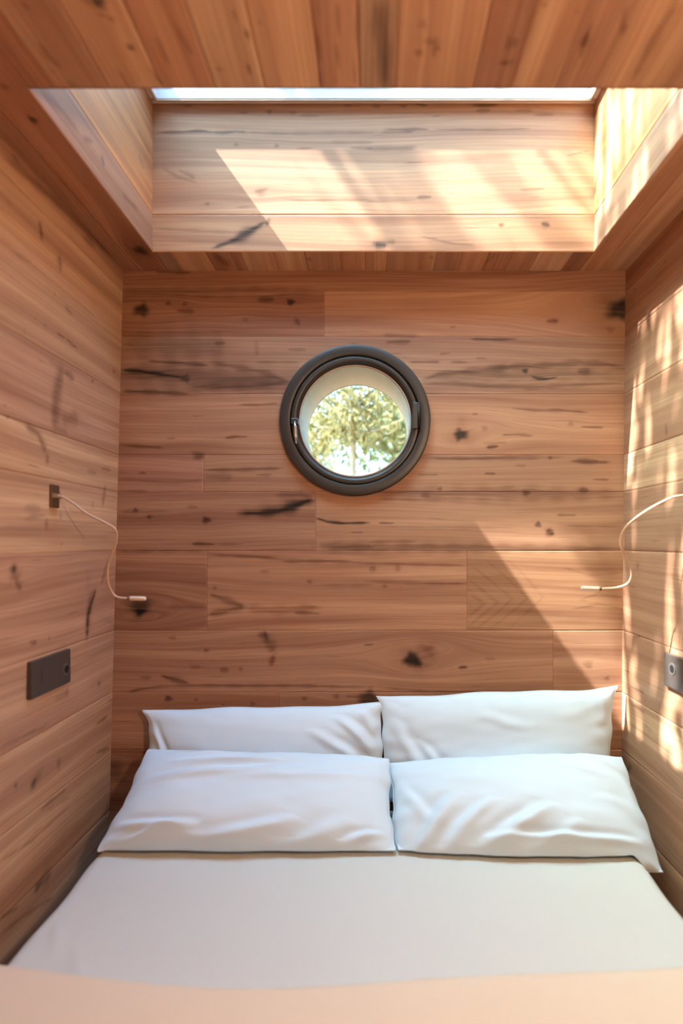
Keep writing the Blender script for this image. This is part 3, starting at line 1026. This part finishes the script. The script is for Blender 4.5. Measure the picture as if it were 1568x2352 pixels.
# back pair stand against the wall, front pair recline on them
pillow('pillow', [at(328, 1630, .980), at(884, 1614, .980), at(888, 1840, .955), at(345, 1860, .955)], .055,
       'white pillow upright against the wall at the back left, its top edge showing', 11,
       folds=[(.62, .85, .93, -.1, .05, .014), (.78, .9, .99, .3, .04, .010), (.45, .6, .8, -.3, .06, .008), (-.93, .9, -.86, -.2, .03, .010)], bow=(.040, .035), back=.25, ctr=(0, .1), bp=7)
pillow('pillow', [at(864, 1598, .980), at(1420, 1576, .980), at(1400, 1840, .955), at(880, 1840, .955)], .052,
       'white pillow upright against the wall at the back right, its outer corner pointed', 12,
       folds=[(-.88, .6, -.70, -.6, .06, .008), (-.70, .2, -.55, -.6, .05, .007), (.80, 1.0, .97, .35, .06, .012), (-.2, .6, .3, .4, .08, .004)], bow=(.040, .04), back=.25, bp=7)
pillow('pillow', [at(338, 1724, .932), at(893, 1742, .932), at(908, 1970, .806), at(222, 1958, .806)], .085,
       'large white creased pillow reclining in front at the left', 13,
       folds=[(-.75, .50, .15, .60, .06, .011), (-.95, .20, .55, .45, .08, .013), (-.3, .12, .85, .42, .10, .009), (-.95, -.60, -.35, -.78, .07, .012), (-.25, -.98, .30, -.50, .09, .011),
              (.25, -.98, .75, -.55, .10, .009), (.70, -.95, .98, -.65, .06, .010), (-.85, -.92, -.45, -.70, .05, .008), (.84, .85, .97, .1, .04, .008), (-.9, .85, -.2, .78, .06, .006)],
       bow=(.02, .015), back=.04, ctr=(0, -.05), rough=.005)
pillow('pillow', [at(897, 1756, .932), at(1424, 1738, .932), at(1522, 2004, .797), at(912, 1972, .806)], .100,
       'plump white pillow reclining in front at the right, beside the sunlit wall', 14,
       folds=[(-.92, -.95, -.45, -.05, .07, .016), (-.60, -.95, -.22, -.15, .06, .012), (-.30, -.95, .18, -.18, .08, .015), (.0, -.9, .4, -.45, .07, .008), (.05, .88, .75, .35, .08, .008), (.40, .95, .92, .50, .06, .008),
              (-.35, -.82, .88, -.66, .06, .012), (.83, .5, .98, -.2, .05, .010), (-.95, .5, -.8, -.5, .05, .010), (.6, .0, .95, -.35, .09, .007)],
       bow=(.0, -.03), back=.04, ctr=(0, -.05), rough=.005)

# ------------------------------------------------------------------ reading lamps on the side walls
def reading_lamp(side, path, base_y, base_z, label):
    fx = xl if side < 0 else xr
    wxm = fx(base_z) * U
    y0, z0 = base_y * U, CZ + base_z * U
    r = empty('reading_lamp', (wxm, y0, z0)); tag(r, label, 'lamp', 'bedside reading lamps')
    s = -side
    bm = bmesh.new()
    add_box(bm, (min(wxm, wxm + s * .007), y0 - .018, z0 - .029), (max(wxm, wxm + s * .007), y0 + .018, z0 + .029), .002)
    bp = obj('base', bm, BRONZE, r)
    bm = bmesh.new()
    add_box(bm, (min(wxm + s * .005, wxm + s * .013), y0 - .017, z0 - .005), (max(wxm + s * .005, wxm + s * .013), y0 + .020, z0 + .007), .002)
    obj('cord_clip', bm, plain('pale_bronze', (.34, .26, .18), .4, .5), bp)
    pts = catmull(path, 8)
    bm = bmesh.new(); n = len(pts); add_tube(bm, pts[:-12], .0030, 10)
    obj('gooseneck', bm, COPPER, r, True)
    a, b = pts[-13], pts[-1]
    bm = bmesh.new(); add_tube(bm, [a.lerp(b, t) for t in (0, .06, .12, .9, 1.0)], [.0032, .0050, .0060, .0060, .0050], 14)
    hd = obj('lamp_head', bm, plain('pale_champagne', (.66, .50, .37), .4, .2), r, True)
    dr = (b - a).normalized()
    bm = bmesh.new(); add_tube(bm, [b, b + dr * .0012], .0042, 14); obj('lens', bm, WHITE, hd)
    bm = bmesh.new(); add_tube(bm, [a - dr * .002, a + dr * .004], .0054, 14); obj('collar', bm, BRONZE, hd, True)
    return r
LP = [(127, 1139), (142, 1141), (168, 1156), (200, 1180), (240, 1200), (262, 1213), (268, 1228), (265, 1252), (255, 1276), (248, 1302), (247, 1330), (253, 1352), (265, 1369), (285, 1374), (306, 1374), (334, 1375)]
nb = len(LP)
lp = [at(x, y, .799 + .05 * (i / (nb - 1))) for i, (x, y) in enumerate(LP)]
reading_lamp(-1, lp, .800 * F, (VY - 1140) * .800, 'slim bendy reading lamp on a bronze base on the left plank wall')
RP = [(1578, 1136), (1560, 1139), (1545, 1142), (1510, 1158), (1475, 1179), (1445, 1202), (1430, 1222), (1425, 1245), (1430, 1266), (1440, 1286), (1449, 1306), (1449, 1326), (1440, 1341), (1420, 1349), (1392, 1352), (1366, 1352), (1335, 1351)]
nb = len(RP)
rp = [at(x, y, .780 + .06 * (i / (nb - 1))) for i, (x, y) in enumerate(RP)]
reading_lamp(1, rp, .779 * F, (VY - 1137) * .779, 'thin curved reading lamp arm reaching in from the sunlit right wall')

# ------------------------------------------------------------------ power outlets
def outlet(side, ya, yb, za, zb, hole_y, hole_z, label):
    fx = xl if side < 0 else xr
    zc_ = (za + zb) / 2; wxm = fx(zc_) * U; s = -side
    y0, y1, z0, z1 = ya * U, yb * U, CZ + za * U, CZ + zb * U
    r = empty('power_outlet', (wxm, (y0 + y1) / 2, (z0 + z1) / 2)); tag(r, label, 'power outlet', 'outlets beside the bed')
    bx = lambda p, q: (min(wxm + s * p, wxm + s * q), max(wxm + s * p, wxm + s * q))
    bm = bmesh.new(); xx = bx(-.002, .012); add_box(bm, (xx[0], y0, z0), (xx[1], y1, z1), .0025, 3)
    pl = obj('plate', bm, PLATE, r)
    hy, hz_ = hole_y * U, CZ + hole_z * U
    def disc(name, rad, p, q, mat, par, inner=0):
        bm = bmesh.new(); add_tube(bm, [Vector((wxm + s * p, hy, hz_)), Vector((wxm + s * q, hy, hz_))], rad, 32)
        return obj(name, bm, mat, par)
    bz_ = disc('bezel', .0150, .011, .0135, plain('grey_bezel', (.10, .095, .09), .35), pl)
    disc('socket', .0105, .012, .0140, BLACK, pl)
    # rocker switch and a pair of slots on the near half
    yc = y0 + (y1 - y0) * .30; zm = (z0 + z1) / 2
    bm = bmesh.new(); xx = bx(.011, .0135); add_box(bm, (xx[0], yc - .012, zm - .018), (xx[1], yc + .012, zm + .018), .001)
    obj('rocker_switch', bm, PLATE, pl)
    return r
outlet(-1, 974, 1100, -272, -207, 1083, -243, 'black double outlet plate low on the left wall beside the pillows')
outlet(1, 966, 1098, -277, -213, 1066, -239, 'sunlit outlet plate cut by the right edge of the photo')

# ------------------------------------------------------------------ outside
bm = bmesh.new()
bmesh.ops.create_grid(bm, x_segments=40, y_segments=40, size=40.0)
for v_ in bm.verts: v_.co.z = -.35 + .12 * math.sin(v_.co.x * .4) * math.cos(v_.co.y * .3)
ground = obj('ground', bm, GROUND); tag(ground, kind='structure')

def leaves_mesh(name, pts, dirs, L, Wd, seed, mat, parent, curl=.25):
    """narrow pointed leaves: 6 quads each, bent along the middle"""
    rs = np.random.RandomState(seed); n = len(pts)
    pts = np.array(pts); d = np.array(dirs); d /= np.linalg.norm(d, axis=1)[:, None]
    ref = rs.normal(size=(n, 3)); a = np.cross(d, ref); a /= np.linalg.norm(a, axis=1)[:, None]
    b = np.cross(d, a)
    ls = L * rs.uniform(.6, 1.25, n); wd = Wd * rs.uniform(.7, 1.25, n)
    prof = [(0, .06), (.25, .75), (.5, 1.0), (.75, .7), (1.0, .05)]
    V = []
    for (t, w) in prof:
        c = pts + d * (ls * t)[:, None] + b * (ls * curl * (t * t))[:, None]
        V.append(c - a * (wd * w / 2)[:, None]); V.append(c + a * (wd * w / 2)[:, None])
    V = np.stack(V, 1)                                   # n, 10, 3
    q = np.array([[2 * i, 2 * i + 1, 2 * i + 3, 2 * i + 2] for i in range(4)])
    Q = (np.arange(n)[:, None, None] * 10 + q[None]).reshape(-1, 4)
    me = arr_mesh(name, V.reshape(-1, 3), Q)
    at_ = me.attributes.new('leaf', 'FLOAT', 'POINT')
    at_.data.foreach_set('value', np.repeat(rs.uniform(0, 1, n), 10).astype(np.float32))
    return link(name, me, mat, parent, True)

def tree(label, base, fork, limbs, bark, leafmat, nleaf, L, Wd, spread, seed, droop=.8, r0=.06, group=None, name='gum_tree', gaps=()):
    rs = np.random.RandomState(seed)
    root = empty(name, base); tag(root, label, 'tree', group)
    base = Vector(base); fork = Vector(fork)
    bm = bmesh.new()
    mid = base.lerp(fork, .5) + Vector((rs.uniform(-.06, .06), rs.uniform(-.06, .06), 0))
    tp = catmull([base, mid, fork], 8); add_tube(bm, tp, [r0 * (1.25 - .45 * i / (len(tp) - 1)) for i in range(len(tp))], 14)
    obj('trunk', bm, bark, root, True)
    P, Dr = [], []
    for tip in limbs:
        tip = Vector(tip); m = fork.lerp(tip, .5) + Vector(rs.uniform(-.12, .12, 3))
        lp_ = catmull([fork, m, tip], 8)
        bm = bmesh.new(); add_tube(bm, lp_, [r0 * .7 * (1 - .8 * i / (len(lp_) - 1)) for i in range(len(lp_))], 8)
        obj('branch', bm, bark, root, True)
        k = nleaf // len(limbs)
        tt = rs.beta(2.2, 1.0, k)
        for t in tt:
            c = lp_[min(int(t * (len(lp_) - 1)), len(lp_) - 1)]
            P.append(np.array(c) + rs.normal(size=3) * spread * np.array([1, 1, .8]))
            dd = rs.normal(size=3); dd[2] -= droop * 2.2; Dr.append(dd)
    if gaps:                                             # openings in the canopy where the sun comes through
        Pn = np.array(P); Dn = np.array(Dr); Dn /= np.linalg.norm(Dn, axis=1)[:, None]; keep = np.ones(len(Pn), bool); sd = np.array(SUN)
        for (g, rad) in gaps:
            for k in (0.0, .35, .7, 1.05):
                q = Pn + Dn * L * k - np.array(g); q = q - (q @ sd)[:, None] * sd
                keep &= np.linalg.norm(q, axis=1) > rad
        P = Pn[keep]; Dr = Dn[keep]
    leaves_mesh('foliage', P, Dr, L, Wd, seed + 1, leafmat, root)
    return root

def pt(px, py, Y): return at(px, py, Y / F / U)
Y5 = 5.2
tree('slender pale gum tree framed in the middle of the round window', (pt(832, 1100, Y5).x, Y5, -.35), pt(812, 992, Y5),
     [pt(770, 950, Y5 - .2), pt(720, 900, Y5 + .3), pt(860, 915, Y5), pt(900, 860, Y5 + .4), pt(790, 850, Y5), pt(930, 960, Y5 - .2), pt(720, 1010, Y5 + .2)],
     BARK, LEAF, 2300, .075, .022, .115, 21, .5, .032, 'trees outside the round window')
Y8 = 8.0; Y11 = 11.5
tree('greener bushy tree growing behind the pale gum', (pt(900, 1100, Y8).x, Y8, -.35), pt(905, 1040, Y8),
     [pt(980, 960, Y8), pt(900, 900, Y8), pt(850, 960, Y8 + .4), pt(960, 1020, Y8 - .4), pt(930, 850, Y8), pt(840, 1040, Y8)],
     BARK_DARK, LEAF2, 2400, .10, .035, .25, 22, .4, .06, 'trees outside the round window')
tree('yellowish tree filling the left of the round window view', (pt(700, 1100, Y11).x, Y11, -.35), pt(705, 1060, Y11),
     [pt(640, 960, Y11), pt(720, 960, Y8 + .6), pt(770, 1010, Y11 + .4), pt(680, 880, Y11), pt(760, 930, Y11), pt(740, 1060, Y11)],
     BARK, LEAF, 2600, .10, .035, .26, 23, .4, .06, 'trees outside the round window')

# the gum whose hanging leaves dapple the sunlight falling through the skylight
SUN = Vector((425.6, 86.0, -591.0)).normalized()
sk = W(60, (SH_R + SH_FR) / 2, LT)
cen = sk - SUN * 3.0
limbs = [cen + Vector(p) for p in ((.5, .2, .1), (.1, .5, .3), (-.2, -.4, 0), (.6, -.35, .35), (-.3, .3, .45), (.25, 0, .6), (.1, .1, .05))]
gaps = []
for x0, rad in ((530, .046), (712, .030), (1030, .046), (1128, .014), (1335, .02)):
    for k in (0, .33, .66, 1.0): gaps.append((at(x0 + 145 * k * .95, 347 + 222 * k, .934), rad))
for x, y, rad in ((1110, 1228, .05), (1195, 1350, .05), (1280, 1460, .045), (1220, 1240, .045), (1300, 1330, .03), (1200, 1280, .05)): gaps.append((at(x, y, 1.0), rad))
for x, y, rad in ((1455, 790, .018), (1449, 900, .020), (1447, 1000, .02), (1443, 1130, .02), (1525, 740, .024), (1512, 860, .024), (1500, 950, .02), (1495, 1440, .034), (1487, 1520, .042), (1480, 1610, .038), (1442, 1440, .024), (1440, 1560, .03), (1445, 1680, .03), (1552, 1535, .035), (1470, 1720, .022), (1500, 1700, .022), (1525, 1740, .022), (1522, 1830, .022), (1558, 1800, .03), (1555, 1900, .03), (1485, 1780, .018), (1560, 700, .03), (1540, 1130, .02), (1505, 1160, .018), (1460, 1230, .018), (1480, 690, .015), (1405, 440, .025), (1440, 330, .02), (1430, 215, .03)):
    gaps.append((at(x, y, 574 / (x - VX)), rad))
gaps.append((at(1385, 1605, .955), .03))
tree('tall gum tree leaning over the cabin roof with long hanging leaves', (-3.4, cen.y - .6, -.35), cen + Vector((-1.0, -.2, -.7)), limbs,
     BARK, LEAF3, 1350, .24, .050, .26, 31, 1.6, .05, gaps=gaps)

# ------------------------------------------------------------------ light
w = bpy.data.worlds.new('sky'); bpy.context.scene.world = w; w.use_nodes = True
nt = w.node_tree; nt.nodes.clear()
so = nt.nodes.new('ShaderNodeOutputWorld'); bg = nt.nodes.new('ShaderNodeBackground'); st = nt.nodes.new('ShaderNodeTexSky')
st.sky_type = 'NISHITA'; st.sun_disc = False; st.sun_elevation = math.asin(-SUN.z); st.sun_rotation = math.atan2(-SUN.x, -SUN.y)
st.air_density = 1.0; st.dust_density = 2.5; st.ozone_density = 1.0
bg.inputs[1].default_value = 3.9
mul = nt.nodes.new('ShaderNodeMix'); mul.data_type = 'RGBA'; mul.blend_type = 'MULTIPLY'; mul.inputs[0].default_value = 1.0
mul.inputs[7].default_value = (0.74, 1.10, 1.10, 1.0)
nt.links.new(st.outputs[0], mul.inputs[6]); nt.links.new(mul.outputs[2], bg.inputs[0]); nt.links.new(bg.outputs[0], so.inputs[0])
sl = bpy.data.lights.new('sun', 'SUN'); sl.energy = 32.0; sl.angle = math.radians(.53); sl.color = (1.0, .975, .95)
s_o = bpy.data.objects.new('sun', sl); C.objects.link(s_o)
s_o.rotation_euler = SUN.to_track_quat('-Z', 'Y').to_euler(); s_o.location = (-3, -1, 6)

# added unseen fill light on the right wall, warming bed foot and ceiling
lw = xr(330) * U; lzz = CZ + 330 * U; lyy = .02
lamp = empty('fill_lamp', (lw, lyy, lzz)); tag(lamp, 'added warm fill lamp on the right wall above the bed foot, beyond the frame', 'lamp')
bm = bmesh.new(); add_tube(bm, [Vector((lw + .002, lyy, lzz)), Vector((lw - .025, lyy, lzz))], .055, 32); obj('fill_lamp_base', bm, DARK, lamp)
bm = bmesh.new(); add_tube(bm, [Vector((lw - .02, lyy, lzz)), Vector((lw - .10, lyy, lzz))], .010, 12); obj('fill_lamp_arm', bm, DARK, lamp)
pl_ = bpy.data.lights.new('fill_bulb', 'POINT'); pl_.energy = 38.0; pl_.color = (1.0, .73, .47); pl_.shadow_soft_size = .06
po = bpy.data.objects.new('fill_bulb', pl_); C.objects.link(po); po.location = (lw - .18, lyy, lzz)

# ------------------------------------------------------------------ camera
cd = bpy.data.cameras.new('camera'); cam = bpy.data.objects.new('camera', cd); C.objects.link(cam)
cam.location = (0, 0, CZ); cam.rotation_euler = (math.pi / 2, 0, 0)
cd.sensor_fit = 'HORIZONTAL'; cd.sensor_width = 36.0; cd.lens = F / 1568.0 * 36.0
cd.shift_x = -(VX - 784.0) / 1568.0; cd.shift_y = (VY - 1176.0) / 1568.0
cd.clip_start = .02; cd.clip_end = 200
cd.dof.use_dof = True; cd.dof.focus_distance = D * 1.12; cd.dof.aperture_fstop = 2.0
sc = bpy.context.scene; sc.camera = cam
sc.view_settings.view_transform = 'Standard'; sc.view_settings.look = 'None'; sc.view_settings.gamma = 1.0
sc.view_settings.use_curve_mapping = False
sc.view_settings.exposure = 0.38
cy = sc.cycles
cy.use_adaptive_sampling = True; cy.adaptive_threshold = 0.1; cy.adaptive_min_samples = 16
cy.max_bounces = 9; cy.diffuse_bounces = 7; cy.glossy_bounces = 4; cy.transmission_bounces = 6; cy.transparent_max_bounces = 16
cy.use_denoising = True; cy.sample_clamp_indirect = 8.0; cy.caustics_reflective = False; cy.caustics_refractive = False
